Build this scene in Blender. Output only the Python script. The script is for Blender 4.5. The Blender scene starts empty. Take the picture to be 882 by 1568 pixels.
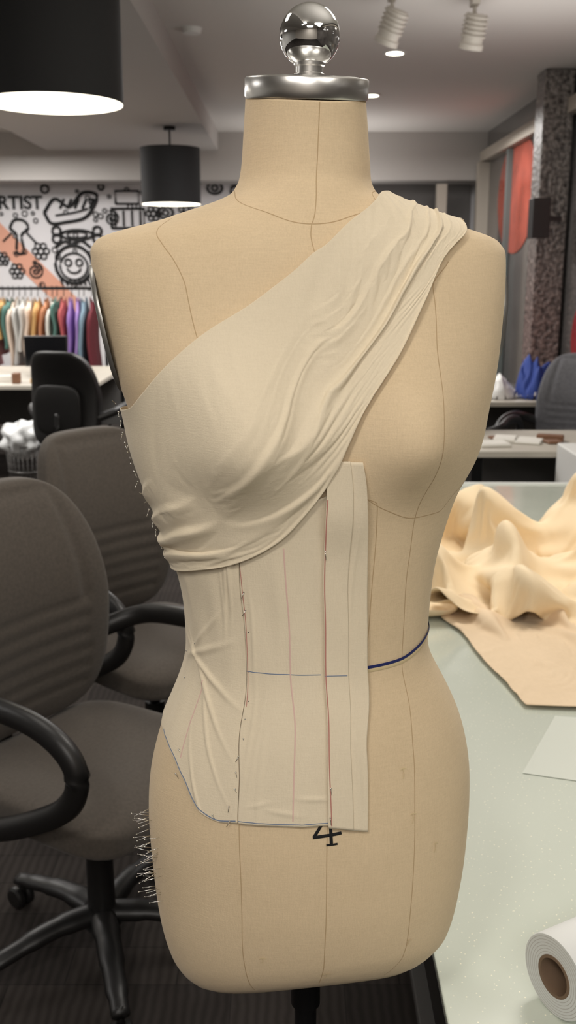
import bpy, math, random, time, numpy as np
from mathutils import Vector, noise
random.seed(7)
H0=1.55
# ------------------------------------------------------------------ materials
def lin(c):
    return tuple(((x/255)/12.92 if x/255<=.04045 else ((x/255+.055)/1.055)**2.4) for x in c)+(1,)
def mat(name,col,rough=.7,metal=0,bump=None,var=0,varscale=5,emit=None,spec=.5,trans=0,alpha=1,sheen=0,coat=0):
    m=bpy.data.materials.new(name);m.use_nodes=True;nt=m.node_tree;b=nt.nodes['Principled BSDF']
    b.inputs['Base Color'].default_value=lin(col);b.inputs['Roughness'].default_value=rough;b.inputs['Metallic'].default_value=metal
    b.inputs['Specular IOR Level'].default_value=spec
    b.inputs['Transmission Weight'].default_value=trans;b.inputs['Alpha'].default_value=alpha
    b.inputs['Sheen Weight'].default_value=sheen;b.inputs['Coat Weight'].default_value=coat
    tc=nt.nodes.new('ShaderNodeTexCoord')
    if var:
        n=nt.nodes.new('ShaderNodeTexNoise');n.inputs['Scale'].default_value=varscale;n.inputs['Detail'].default_value=6
        nt.links.new(tc.outputs['Object'],n.inputs['Vector'])
        r=nt.nodes.new('ShaderNodeValToRGB');r.color_ramp.elements[0].position=.3;r.color_ramp.elements[1].position=.7
        c=lin(col);r.color_ramp.elements[0].color=tuple(x*(1-var) for x in c[:3])+(1,);r.color_ramp.elements[1].color=tuple(min(1,x*(1+var)) for x in c[:3])+(1,)
        nt.links.new(n.outputs['Fac'],r.inputs['Fac']);nt.links.new(r.outputs['Color'],b.inputs['Base Color'])
    if bump:
        sc,st,dist=bump
        n=nt.nodes.new('ShaderNodeTexNoise');n.inputs['Scale'].default_value=sc;n.inputs['Detail'].default_value=5
        nt.links.new(tc.outputs['Object'],n.inputs['Vector'])
        bp=nt.nodes.new('ShaderNodeBump');bp.inputs['Strength'].default_value=st;bp.inputs['Distance'].default_value=dist
        nt.links.new(n.outputs['Fac'],bp.inputs['Height']);nt.links.new(bp.outputs['Normal'],b.inputs['Normal'])
    if emit:
        b.inputs['Emission Color'].default_value=lin(emit[0]);b.inputs['Emission Strength'].default_value=emit[1]
    return m
def woven(name,col,bumpd=.0003,var=.06):
    m=mat(name,col,rough=.9,spec=.2,sheen=.1)
    nt=m.node_tree;b=nt.nodes['Principled BSDF'];tc=nt.nodes.new('ShaderNodeTexCoord')
    def noise_(sc,vec,det=4):
        mp=nt.nodes.new('ShaderNodeMapping');mp.inputs['Scale'].default_value=vec
        n=nt.nodes.new('ShaderNodeTexNoise');n.inputs['Scale'].default_value=sc;n.inputs['Detail'].default_value=det
        nt.links.new(tc.outputs['Object'],mp.inputs['Vector']);nt.links.new(mp.outputs['Vector'],n.inputs['Vector']);return n
    h=noise_(90,(8,8,1));v=noise_(90,(1,1,8));f=noise_(700,(1,1,1),2);w=noise_(9,(1,1,1),5)
    a=nt.nodes.new('ShaderNodeMath');a.operation='ADD';nt.links.new(h.outputs['Fac'],a.inputs[0]);nt.links.new(v.outputs['Fac'],a.inputs[1])
    a2=nt.nodes.new('ShaderNodeMath');a2.operation='ADD';nt.links.new(a.outputs[0],a2.inputs[0]);nt.links.new(f.outputs['Fac'],a2.inputs[1])
    bp=nt.nodes.new('ShaderNodeBump');bp.inputs['Strength'].default_value=.5;bp.inputs['Distance'].default_value=bumpd
    nt.links.new(a2.outputs[0],bp.inputs['Height']);nt.links.new(bp.outputs['Normal'],b.inputs['Normal'])
    a3=nt.nodes.new('ShaderNodeMath');a3.operation='MULTIPLY_ADD';a3.inputs[1].default_value=.33
    nt.links.new(a2.outputs[0],a3.inputs[0])
    sub=nt.nodes.new('ShaderNodeMath');sub.operation='MULTIPLY';sub.inputs[1].default_value=.5;nt.links.new(w.outputs['Fac'],sub.inputs[0])
    nt.links.new(sub.outputs[0],a3.inputs[2])
    r=nt.nodes.new('ShaderNodeValToRGB');r.color_ramp.elements[0].position=.5;r.color_ramp.elements[1].position=1.0
    c=lin(col);r.color_ramp.elements[0].color=(c[0]*(1-var),c[1]*(1-var*1.2),c[2]*(1-var*1.6),1);r.color_ramp.elements[1].color=tuple(min(1,x*(1+var)) for x in c[:3])+(1,)
    nt.links.new(a3.outputs[0],r.inputs['Fac']);nt.links.new(r.outputs['Color'],b.inputs['Base Color'])
    return m
M_form=woven('form_linen',(224,202,168),var=.09)
M_musl=woven('muslin',(233,219,193),var=.05)
M_pile=woven('cream_muslin',(240,220,186),var=.04)
M_steel=mat('brushed_steel',(222,220,216),rough=.3,metal=1,bump=(300,.05,.0005))
M_chrome=mat('chrome',(232,232,230),rough=.03,metal=1)
M_seam=mat('seam_thread',(192,164,126),rough=.9)
M_pink=mat('pink_chalk',(226,192,178),rough=.9)
M_red=mat('red_thread',(192,134,120),rough=.9)
M_bluel=mat('blue_pen',(120,134,156),rough=.9)
M_navy=mat('navy_tape',(20,30,92),rough=.6)
M_black=mat('black_ink',(14,14,16),rough=.6)
M_tape=mat('beige_tape',(214,194,152),rough=.8)
M_plate=mat('armhole_plate_metal',(150,148,144),rough=.35,metal=.7)
M_pin=mat('pin_steel',(215,212,205),rough=.2,metal=1)
M_blk=mat('black_plastic',(27,26,26),rough=.42,bump=(80,.2,.001))
M_blkm=mat('black_metal',(24,24,25),rough=.35,metal=.5)
M_fab=mat('chair_fabric',(80,73,66),rough=.95,var=.14,varscale=140,bump=(500,.5,.001),sheen=.15)
M_fabg=mat('chair_fabric_grey',(104,104,108),rough=.95,var=.15,varscale=60,bump=(300,.5,.001))
M_white=mat('white_paint',(225,225,222),rough=.6)
# ------------------------------------------------------------------ helpers
COL=bpy.context.scene.collection
def empty(name,loc=(0,0,0),rot=0):
    e=bpy.data.objects.new(name,None);COL.objects.link(e);e.location=loc;e.rotation_euler=(0,0,rot);e.empty_display_size=.1;return e
def mobj(name,v,f,m=None,parent=None,smooth=True,loc=None,rot=None):
    me=bpy.data.meshes.new(name);me.from_pydata([tuple(map(float,q)) for q in v],[],f);me.update()
    if smooth:
        for q in me.polygons:q.use_smooth=True
    o=bpy.data.objects.new(name,me);COL.objects.link(o)
    if m:me.materials.append(m)
    if parent:o.parent=parent
    if loc:o.location=loc
    if rot:o.rotation_euler=rot
    return o
def bevel(o,w=.004,seg=2):
    b=o.modifiers.new('b','BEVEL');b.width=w;b.segments=seg;b.limit_method='ANGLE';return o
def boxv(c,s):
    x,y,z=c;a,b,d=s[0]/2,s[1]/2,s[2]/2
    v=[(x+i*a,y+j*b,z+k*d) for i in(-1,1) for j in(-1,1) for k in(-1,1)]
    f=[(0,1,3,2),(4,6,7,5),(0,4,5,1),(2,3,7,6),(0,2,6,4),(1,5,7,3)]
    return v,f
def box(name,c,s,m,parent=None,bv=.003):
    v,f=boxv(c,s);o=mobj(name,v,f,m,parent,smooth=False)
    if bv:bevel(o,bv)
    return o
def merge(parts):
    V=[];F=[]
    for v,f in parts:
        n=len(V);V+=list(v);F+=[tuple(i+n for i in q) for q in f]
    return V,F
def lathe(name,prof,m,parent=None,seg=48,loc=None,rot=None,cap=True):
    v=[];f=[];n=len(prof)
    for j in range(seg):
        a=2*math.pi*j/seg
        for r,z in prof:v.append((r*math.cos(a),r*math.sin(a),z))
    for j in range(seg):
        k=(j+1)%seg
        for i in range(n-1):f.append((j*n+i,k*n+i,k*n+i+1,j*n+i+1))
    o=mobj(name,v,f,m,parent,loc=loc,rot=rot)
    e=o.modifiers.new('e','EDGE_SPLIT');e.split_angle=math.radians(40)
    return o
def catmull(P,n=8):
    P=[np.array(p,float) for p in P];out=[]
    for i in range(len(P)-1):
        p0=P[i-1] if i>0 else 2*P[0]-P[1];p1=P[i];p2=P[i+1];p3=P[i+2] if i+2<len(P) else 2*P[-1]-P[-2]
        for k in range(n):
            t=k/n;out.append(.5*((2*p1)+(-p0+p2)*t+(2*p0-5*p1+4*p2-p3)*t*t+(-p0+3*p1-3*p2+p3)*t**3))
    out.append(P[-1]);return out
def tubev(P,r,seg=10,smooth=6,flat=1.0,up=(0,0,1)):
    if smooth>1:P=catmull(P,smooth)
    else:P=[np.array(p,float) for p in P]
    v=[];f=[];up=np.array(up,float);N=len(P)
    for i in range(N):
        t=P[min(i+1,N-1)]-P[max(i-1,0)];t/=np.linalg.norm(t)+1e-9
        u=up-t*np.dot(up,t)
        if np.linalg.norm(u)<.05:u=np.array((1,.01,0))-t*t[0]
        u/=np.linalg.norm(u);w=np.cross(t,u)
        rr=r[min(i*len(r)//N,len(r)-1)] if isinstance(r,(list,tuple)) else r
        for k in range(seg):
            a=2*math.pi*k/seg;v.append(P[i]+rr*(math.cos(a)*w+flat*math.sin(a)*u))
    for i in range(N-1):
        for k in range(seg):
            f.append((i*seg+k,i*seg+(k+1)%seg,(i+1)*seg+(k+1)%seg,(i+1)*seg+k))
    f.append(tuple(range(seg))[::-1]);f.append(tuple((N-1)*seg+k for k in range(seg)))
    return v,f
def tube(name,P,r,m,parent=None,**k):
    v,f=tubev(P,r,**k);return mobj(name,v,f,m,parent)
def rbox(name,half,m,parent=None,k=5,n=14,deform=None,loc=None,rot=None):
    vs={};V=[];F=[]
    def vid(p):
        key=tuple(round(q,5) for q in p)
        if key not in vs:
            vs[key]=len(V);d=(abs(p[0])**k+abs(p[1])**k+abs(p[2])**k)**(1/k)
            q=[p[i]/d*half[i] for i in range(3)]
            V.append(deform(*q) if deform else tuple(q))
        return vs[key]
    L=[math.tan((-1+2*i/n)*math.pi/4) for i in range(n+1)]
    for ax in range(3):
        for sg in(-1,1):
            for i in range(n):
                for j in range(n):
                    q=[]
                    for (a,b) in((L[i],L[j]),(L[i+1],L[j]),(L[i+1],L[j+1]),(L[i],L[j+1])):
                        p=[0,0,0];p[ax]=sg;p[(ax+1)%3]=a;p[(ax+2)%3]=b;q.append(vid(p))
                    F.append(tuple(q) if sg>0 else tuple(q[::-1]))
    return mobj(name,V,F,m,parent,loc=loc,rot=rot)
def simcloth(name,V,F,frames,bend=3,mass=.25,selfc=True,q=5,pins=None,grav=1.0,dist=.005,fric=15,sd=.005,cq=3):
    me=bpy.data.meshes.new(name);me.from_pydata([tuple(map(float,p)) for p in V],[],F);o=bpy.data.objects.new(name,me);COL.objects.link(o)
    if pins is not None:
        g=o.vertex_groups.new(name='pin')
        for wt,idx in pins:g.add(idx,wt,'REPLACE')
    cm=o.modifiers.new('c','CLOTH');s=cm.settings;s.quality=q;s.mass=mass;s.bending_stiffness=bend;s.tension_stiffness=25;s.compression_stiffness=25;s.shear_stiffness=15;s.air_damping=1
    s.tension_damping=8;s.bending_damping=1;s.effector_weights.gravity=grav
    if pins is not None:s.vertex_group_mass='pin'
    cs=cm.collision_settings;cs.use_self_collision=selfc;cs.self_distance_min=sd;cs.distance_min=dist;cs.collision_quality=cq;cs.self_friction=10;cs.friction=fric
    cm.point_cache.frame_start=1;cm.point_cache.frame_end=frames
    sc=bpy.context.scene
    for f in range(1,frames+1):sc.frame_set(f)
    dg=bpy.context.evaluated_depsgraph_get();m2=bpy.data.meshes.new_from_object(o.evaluated_get(dg))
    co=[tuple(v.co) for v in m2.vertices]
    sc.frame_set(1);bpy.data.objects.remove(o)
    return co
# ------------------------------------------------------------------ dress form surface
K=[(.160,.0535,.0156,.060,.044,2.0),(.125,.0565,.0161,.058,.050,2.0),(.096,.0588,.0162,.059,.056,2.0),(.082,.0605,.0156,.061,.062,2.0),
(.0707,.066,.015,.066,.068,2.0),(.0476,.125,.0150,.076,.080,2.0),(.0268,.1885,.0125,.084,.090,2.25),(.016,.1945,.0128,.0875,.094,2.4),
(-.0086,.1927,.0133,.092,.098,2.75),(-.0389,.189,.0146,.098,.102,2.9),(-.0696,.1847,.0163,.105,.105,2.85),(-.1007,.1798,.0183,.110,.105,2.7),
(-.1261,.1734,.021,.113,.104,2.5),(-.1517,.1703,.0214,.114,.102,2.4),(-.1777,.1643,.0215,.112,.098,2.3),(-.2106,.150,.0185,.107,.095,2.2),
(-.2441,.1396,.0186,.102,.091,2.2),(-.2781,.1308,.0188,.098,.088,2.2),(-.3127,.125,.0206,.095,.086,2.2),(-.3715,.122,.0216,.092,.085,2.2),
(-.4128,.1383,.025,.099,.094,2.2),(-.446,.1537,.0255,.105,.108,2.2),(-.4796,.1641,.0252,.109,.118,2.2),(-.5177,.1708,.0244,.112,.123,2.2),
(-.5564,.1724,.0239,.114,.124,2.2),(-.6118,.1702,.0242,.113,.120,2.2),(-.6687,.1651,.0238,.109,.113,2.2),(-.7184,.1553,.024,.103,.105,2.2),
(-.745,.140,.022,.095,.096,2.2),(-.757,.128,.021,.088,.088,2.2)]
K=np.array(K[::-1])
def pchip(xk,yk,x):
    xk=np.asarray(xk,float);yk=np.asarray(yk,float)
    h=np.diff(xk);d=np.diff(yk)/h;m=np.zeros(len(xk));m[0]=d[0];m[-1]=d[-1]
    for i in range(1,len(xk)-1):
        if d[i-1]*d[i]>0:
            w1=2*h[i]+h[i-1];w2=h[i]+2*h[i-1];m[i]=(w1+w2)/(w1/d[i-1]+w2/d[i])
    x=np.clip(x,xk[0],xk[-1]);i=np.clip(np.searchsorted(xk,x)-1,0,len(xk)-2);t=(x-xk[i])/h[i]
    return (2*t**3-3*t**2+1)*yk[i]+(t**3-2*t**2+t)*h[i]*m[i]+(-2*t**3+3*t**2)*yk[i+1]+(t**3-t**2)*h[i]*m[i+1]
def sm(a,b,x):
    t=np.clip((x-a)/(b-a),0,1);return t*t*(3-2*t)
GZ=np.arange(-.757,.1605,.001);GT=[]
for j in(1,2,3,4,5):
    raw=pchip(K[:,0],K[:,j],GZ);kk=np.exp(-(np.arange(-30,31)/11.)**2/2);kk/=kk.sum()
    smo=np.convolve(np.pad(raw,30,mode='edge'),kk,'valid')
    if j in(3,4,5):wg=sm(.075,.055,GZ)*sm(-.735,-.70,GZ)
    else:wg=sm(-.01,-.05,GZ)*sm(-.735,-.70,GZ)
    GT.append(raw*(1-wg)+smo*wg)
def S(th,dz):
    th=np.asarray(th,float);dz=np.asarray(dz,float)
    a,cx,f,b,n=[np.interp(dz,GZ,g) for g in GT]
    c=np.cos(th);s=np.sin(th);x=a*np.sign(c)*np.abs(c)**(2/n);yy=np.sign(s)*np.abs(s)**(2/n)
    y=np.where(s<0,f,b)*yy;fw=np.clip(-yy,0,1)
    for sx in(-1,1):
        dzz=dz+.148;sz=np.where(dzz>0,.064,.044)
        y=y-.036*np.exp(-((x-sx*.080)/.048)**2-(dzz/sz)**2)*fw**.7
    z=dz+.045*sm(-.60,-.757,dz)*np.clip(-yy,0,1)**1.5
    z=z+math.tan(math.radians(10))*y*sm(.085,.15,dz)
    return np.stack([x+cx-.02,y,z+H0],-1)
def N(th,dz):
    e=math.radians(1.5);a=S(th+e,dz)-S(th-e,dz);b=S(th,np.minimum(dz+.003,.16))-S(th,np.maximum(dz-.003,-.757))
    n=np.cross(a,b);return n/(np.linalg.norm(n,axis=-1,keepdims=True)+1e-12)
FLOC=(.02,.95,0);FROT=math.radians(9);NT=.151
form=empty('dress_form',FLOC,FROT);bod=empty('muslin_bodice',FLOC,FROT)
def torso_mesh(zs,step):
    th=np.radians(np.arange(0,360,step));nn=len(th);V=[];F=[]
    for z in zs:V+=[tuple(q) for q in S(th,np.full(nn,z))]
    for i in range(len(zs)-1):
        for j in range(nn):F.append((i*nn+j,i*nn+(j+1)%nn,(i+1)*nn+(j+1)%nn,(i+1)*nn+j))
    return V,F,nn,th
zs=np.concatenate([np.linspace(-.757,-.70,14),np.linspace(-.69,.01,140),np.linspace(.012,NT,80)])
V,F,nn,th=torso_mesh(zs,2.)
base=len(V);q=S(th,np.full(nn,-.757));cen=q.mean(0)
for k in range(nn):V.append(tuple(cen+(q[k]-cen)*.9+np.array((0,0,-.008))))
for j in range(nn):F.append((j,base+j,base+(j+1)%nn,(j+1)%nn))
F.append(tuple(base+j for j in range(nn))[::-1]);F.append(tuple((len(zs)-1)*nn+j for j in range(nn)))
mobj('torso',V,F,M_form,form)
def resample(P,n):
    P=np.array(P,float);t=np.radians(P[:,0]);z=P[:,1]/1000.
    p=S(t,z);d=np.concatenate([[0],np.cumsum(np.linalg.norm(np.diff(p,axis=0),axis=1)+1e-6)]);u=np.linspace(0,d[-1],n)
    return pchip(d,t,u),pchip(d,z,u)
def ribbon(name,P,w,off,m,parent,n=None,fn=None,wob=0):
    n=n or max(12,len(P)*12);t,z=resample(P,n);nm=N(t,z);o=off+(fn(t,z) if fn is not None else 0)
    p=S(t,z)+nm*np.reshape(o*np.ones(n),(n,1))
    tg=np.gradient(p,axis=0);tg/=np.linalg.norm(tg,axis=1,keepdims=True)+1e-12
    sd=np.cross(nm,tg);sd/=np.linalg.norm(sd,axis=1,keepdims=True)+1e-12
    v=np.concatenate([p-sd*w/2,p+nm*w*.15,p+sd*w/2]);f=[]
    for i in range(n-1):
        f.append((i,i+1,n+i+1,n+i));f.append((n+i,n+i+1,2*n+i+1,2*n+i))
    return mobj(name,v,f,m,parent)
seams={
'seam_cf_top':[(-92,39),(-91.2,27),(-90.3,12)],
'seam_neck_front_line':[(-88,150),(-90,100),(-92,39)],
'seam_neckline':[(-179,72),(-164,68),(-135,58),(-114,50),(-92,39),(-76,47),(-55,58),(-38,68),(-10,72)],
'seam_cf_low':[(-91,-500),(-91,-620),(-91,-756)],
'seam_princess_r':[(-58,8),(-66,-15),(-66,-58),(-63,-112),(-60,-169),(-57,-220),(-54,-265),(-52,-346),(-53,-381),(-60,-454),(-62,-520),(-62,-618),(-60,-727),(-60,-756)],
'seam_side_front_r':[(-80,-196),(-76,-201),(-72,-285),(-73,-351)],
'seam_underbust_r':[(-82,-192),(-80,-196),(-72,-208),(-57,-220),(-42,-220),(-32,-204),(-15,-195)],
'seam_princess_l':[(-158,45),(-146,38),(-134,28),(-124,8),(-119,-15),(-117,-60)],
'seam_princess_l_low':[(-119,-505),(-118,-576),(-119,-680),(-120,-756)],
}
for k,P in seams.items():ribbon(k,P,.0009,.0001,M_seam,form)
ribbon('waist_tape',[(-76,-368),(-55,-367),(-38,-362),(-20,-356),(10,-354),(60,-360),(120,-362),(160,-366)],.0065,.0005,M_tape,form,n=90)
ribbon('waist_tape_line',[(-76,-366),(-55,-365),(-38,-359),(-20,-353),(10,-351),(60,-357),(120,-360),(160,-364)],.0034,.0012,M_navy,form,n=90)
ribbon('number_a',[(-91.0,-504),(-92.6,-515),(-94.6,-527)],.0032,.0004,M_black,form)
ribbon('number_b',[(-94.9,-527),(-91,-526.0),(-87.6,-524.5)],.0034,.0005,M_black,form)
ribbon('number_c',[(-90.5,-503),(-90.2,-520),(-90.0,-536)],.0032,.0006,M_black,form)
ribbon('number_foot',[(-91.2,-536),(-90,-536),(-88.6,-535.5)],.0022,.0005,M_black,form)
for i,(a,b) in enumerate([(-63,-519),(-60,-690),(-112,-690),(-90,-735),(-66,-470),(-52,-560)]):
    ribbon('thread_tack_%d'%i,[(a-1,b),(a,b+1.5),(a+1.5,b+.5)],.001,.0008,M_tape,form)
    ribbon('thread_tail_%d'%i,[(a,b+1),(a+.3,b-4),(a-.3,b-9)],.0007,.0008,M_tape,form)
for nm,sg,ry in(('armhole_plate_l',-1,.056),('armhole_plate_r',1,.038)):
    v=[];f=[];seg=48
    tt=math.pi if sg<0 else 0.
    for ring,(sc,o) in enumerate(((1.0,-.002),(1.0,.0018),(.95,.0024),(.88,.0010),(.0,.0010))):
        for k in range(seg):
            a=2*math.pi*k/seg;dz=-.052+.058*sc*math.sin(a);yy=ry*sc*math.cos(a)
            bx=float(S(np.array(tt),np.array(dz))[0]);v.append((bx+sg*o,yy+.004,dz+H0))
    for r in range(4):
        for k in range(seg):f.append((r*seg+k,r*seg+(k+1)%seg,(r+1)*seg+(k+1)%seg,(r+1)*seg+k))
    mobj(nm,v,f,M_plate,form)
# neck cap + finial
tl=math.radians(8)
topc=S(np.radians(np.arange(0,360,10.)),np.full(36,NT)).mean(0)
lathe('neck_cap',[(0,-.004),(.0545,-.004),(.0556,-.002),(.0556,.0125),(.0545,.014),(.048,.0143),(.046,.0152),(.0,.0158)],M_steel,form,seg=72,loc=(topc[0],topc[1]-.001,topc[2]+.003),rot=(tl,0,0))
lathe('finial_stem',[(.0,0),(.014,0),(.014,.004),(.0122,.005),(.0122,.010),(.014,.011),(.014,.014),(0,.014)],M_steel,form,seg=40,loc=(topc[0]+.002,topc[1]-.004,topc[2]+.016),rot=(math.radians(4),0,0))
R=.0268;prof=[(R*math.sin(math.pi*i/32),-R*math.cos(math.pi*i/32)) for i in range(33)]
lathe('finial_ball',prof,M_chrome,form,seg=64,loc=(topc[0]+.002,topc[1]-.005,topc[2]+.0515))
# stand
lathe('stand_collar',[(.0,.80),(.020,.80),(.020,.775),(.0165,.772),(.0165,.742),(.0,.742)],M_blkm,form)
lathe('stand_pole',[(0,.78),(.0125,.78),(.0125,.40),(.017,.40),(.017,.09),(0,.09)],M_blkm,form)
for i in range(5):
    a=i*2*math.pi/5+.3;c,s=math.cos(a),math.sin(a)
    tube('stand_leg_%d'%i,[(0,0,.11),(.12*c,.12*s,.10),(.27*c,.27*s,.065)],.013,M_blkm,form)
    lathe('stand_caster_%d'%i,[(0,-.012),(.022,-.012),(.025,-.008),(.025,.008),(.022,.012),(0,.012)],M_blk,form,seg=20,loc=(.27*c,.27*s,.0255),rot=(math.pi/2,0,a))
# ------------------------------------------------------------------ muslin panels
def wr(t,z):
    x=np.degrees(t)
    w=.0003*np.sin(x*.35+z*40)+.0002*np.sin(x*.6-z*30+1)
    for (x0,z0,ang,am,wd,ln) in((-150,-.375,.0012,.0024,.0035,18),(-148,-.392,.0025,.0022,.0035,16),(-152,-.355,-.0008,.0020,.0035,16),
        (-150,-.335,-.0018,.0014,.0035,14),(-140,-.43,.004,.0014,.004,12),(-140,-.48,.005,.0012,.004,10),(-95,-.487,.0003,.0011,.0022,5),(-104,-.50,.0005,.0009,.0025,5),(-112,-.492,-.0006,.0008,.0022,4)):
        d=z-(z0+ang*(x-x0)*-1);w=w+am*np.exp(-(d/wd)**2)*np.exp(-((x-x0)/ln)**2)
    for (x0,z0,sl,am,wd,ln) in((-128,-.27,60,.0022,.8,.035),(-131,-.28,90,.0018,.8,.03),(-134,-.30,40,.0012,.8,.03),(-113,-.47,-10,.0011,1.2,.05),(-116,-.45,15,.0008,.9,.05),(-98,-.5,10,.0008,.9,.03),(-108,-.30,12,.0006,2,.06),(-120,-.33,8,.0012,.8,.04),(-119,-.42,-8,.0012,.8,.04)):
        d=x-(x0+sl*(z-z0));w=w+am*np.exp(-(d/wd)**2)*np.exp(-((z-z0)/ln)**2)
    return w
def offP(t,z):
    return .0020+.0012*np.exp(-((z+.37)/.05)**2)+wr(t,z)
def panel(name,A,B,ns,nt,off,parent,m=M_musl,thick=.0007,ex=0):
    ta,za=resample(A,ns);tb,zb=resample(B,ns);w=np.linspace(0,1,nt)[None,:]
    T=ta[:,None]*(1-w)+tb[:,None]*w;Z=za[:,None]*(1-w)+zb[:,None]*w
    P=S(T,Z)+N(T,Z)*(off(T,Z)+ex)[...,None]
    f=[(i*nt+j,(i+1)*nt+j,(i+1)*nt+j+1,i*nt+j+1) for i in range(ns-1) for j in range(nt-1)]
    o=mobj(name,P.reshape(-1,3),f,m,parent);s=o.modifiers.new('s','SOLIDIFY');s.thickness=thick;s.offset=0;return o
seamP=[(-120,-232),(-121,-243),(-124,-303),(-124,-366),(-124,-412),(-120,-474),(-119,-512)]
sideL=[(-196,-268),(-196,-300),(-200,-345),(-202,-372),(-202,-412),(-194,-446),(-172,-452),(-158,-461),(-146,-480),(-133,-509),(-126,-514)]
panel('side_front_panel',sideL,[(p[0]-.3,p[1]) for p in seamP],180,120,offP,bod)
panel('center_front_panel',seamP,[(-89,-188),(-88,-249),(-88,-315),(-88,-367),(-88.5,-442),(-88,-515)],180,90,offP,bod,ex=.0008)
def offS(t,z):
    x=np.degrees(t)
    return .0032+.0045*np.exp(-((z+.212)/.028)**2)+.0030*np.exp(-((z+.37)/.09)**2)+.0003*np.sin(z*60+t*20)+.0008*np.exp(-((x+81-(z+.25)*14)/.8)**2)*np.exp(-((z+.27)/.05)**2)+.0008*np.exp(-((x+82.5-(z+.45)*-10)/.8)**2)*np.exp(-((z+.46)/.05)**2)
panel('front_extension_underlay',[(-90.2,-160),(-90,-250),(-90,-367),(-90,-445),(-89.5,-518)],[(-84,-160),(-78,-220),(-75,-285),(-74,-372),(-79.5,-445),(-80,-525)],140,40,offS,bod)
panel('front_extension_fold',[(-93,-159),(-91.5,-177),(-91,-250),(-91,-367),(-91.5,-445),(-91,-516)],[(-87,-159),(-83.5,-219),(-83,-283),(-82.5,-369),(-85,-444),(-84.5,-521)],140,30,offS,bod,ex=.0014)
def lineoff(e):
    return lambda t,z:offP(t,z)+e
ribbon('red_center_line',[(-91.0,-192),(-90.6,-249),(-90.6,-315),(-90.6,-367),(-91,-442),(-90.2,-514)],.0011,.0,M_red,bod,n=80,fn=lambda t,z:offS(t,z)+.0019)
ribbon('pink_grain_line',[(-104,-240),(-104,-313),(-104,-366),(-102,-423),(-101,-508)],.0014,0,M_pink,bod,n=80,fn=lineoff(.0013))
ribbon('pink_side_line',[(-150,-385),(-151,-420),(-150,-462)],.0014,0,M_pink,bod,n=50,fn=lineoff(.0005))
ribbon('pink_seam_line',[(-122,-260),(-123,-303),(-123.4,-366),(-123,-400)],.0007,0,M_red,bod,n=60,fn=lineoff(.0014))
ribbon('blue_waist_line',[(-124,-365),(-106,-366),(-92,-367)],.0009,0,M_bluel,bod,n=50,fn=lineoff(.0013))
ribbon('blue_waist_line_ext',[(-91,-367),(-83,-368.5)],.0008,0,M_bluel,bod,n=20,fn=lambda t,z:offS(t,z)+.0019)
ribbon('blue_hem_side',[(-172,-450),(-158,-459),(-146,-478),(-133,-507),(-126,-512),(-120,-510)],.0012,0,M_bluel,bod,n=70,fn=lineoff(.0005))
ribbon('blue_hem_front',[(-119,-509.5),(-105,-511),(-89,-512)],.0009,0,M_bluel,bod,n=50,fn=lineoff(.0013))
# one-shoulder drape: laid on the form, then relaxed with a cloth simulation
U=[(28,56),(5,65),(-40,63),(-82,38),(-90,17),(-94,-3),(-101,-27),(-117,-57),(-133,-84),(-145,-102),(-159,-117),(-180,-124),(-200,-128)]
Lw=[(25,30),(2,39),(-18,41),(-57,17),(-70,-25),(-78,-72),(-84,-111),(-88,-148),(-91,-177),(-97,-207),(-104,-229),(-115,-247),(-128,-259),(-143,-267),(-170,-279),(-188,-283),(-200,-285)]
ns,nt=200,110
ta,za=resample(U,ns);tb,zb=resample(Lw,ns);w=np.linspace(0,1,nt)[None,:]
T=ta[:,None]*(1-w)+tb[:,None]*w;Z=za[:,None]*(1-w)+zb[:,None]*w
NM=N(T,Z);P=S(T,Z)+NM*.0070
for it in range(200):
    Q=P.copy();Q[1:-1]=.5*(P[:-2]+P[2:]);d=((Q-P)*NM).sum(-1);P=P+NM*np.clip(d,0,None)[...,None]*.9
s_=np.linspace(0,1,ns)[:,None]
folds=[([0,.15,.35,.6,.80],[.15,.19,.27,.42,.52],.0012,.014,0,.84),
([0,.15,.35,.55,.78],[.33,.36,.42,.52,.64],.0030,.016,0,.86),
([0,.15,.35,.5,.70],[.53,.54,.57,.63,.73],.0016,.010,0,.60),
([0,.15,.25,.4,.6],[.66,.66,.66,.67,.74],.0030,.015,0,.66),
([0,.15,.25,.4,.6],[.82,.79,.75,.74,.77],.0013,.012,0,.34),
([0,.15,.25,.4,.6],[.92,.90,.87,.83,.80],.0009,.010,0,.26),
([.2,.3,.45,.6,.7],[.30,.33,.38,.47,.55],.0010,.008,.30,.72),
([.3,.4,.5,.6,.75],[.46,.48,.52,.58,.68],.0014,.010,.34,.72),
([.6,.7,.8,.9,1.],[.60,.57,.58,.65,.72],.0052,.024,.74,1.0),
([.6,.7,.8,.9,1.],[.78,.75,.73,.79,.83],.0054,.022,.74,1.0),
([.6,.7,.8,.9,1.],[.44,.41,.42,.50,.60],.0036,.024,.80,1.0),
([.6,.66,.72,.78,1.],[.95,.88,.82,.74,.6],.0042,.018,.58,.76),
([.7,.8,.88,.94,1.],[.92,.90,.88,.91,.92],.0034,.018,.76,1.0)]
D=np.zeros((ns,nt))
for sx,tx,am,wd,s0,s1 in folds:
    tc=pchip(sx,tx,s_);d=w-tc
    pr=np.where(d<0,np.exp(-(d/(wd*.7))**2),np.exp(-(d/(wd*2.4))**2))
    win=(sm(s0-.01,s0+.08,s_) if s0>0 else 1)*(1-sm(s1-.30,s1+.02,s_) if s1<1 else 1)
    D+=am*pr*win*(1+.7*sm(.15,.32,s_)*(1-sm(.72,.85,s_)))
P=P+NM*D[...,None]
f=[(i*nt+j,(i+1)*nt+j,(i+1)*nt+j+1,i*nt+j+1) for i in range(ns-1) for j in range(nt-1)]
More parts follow.
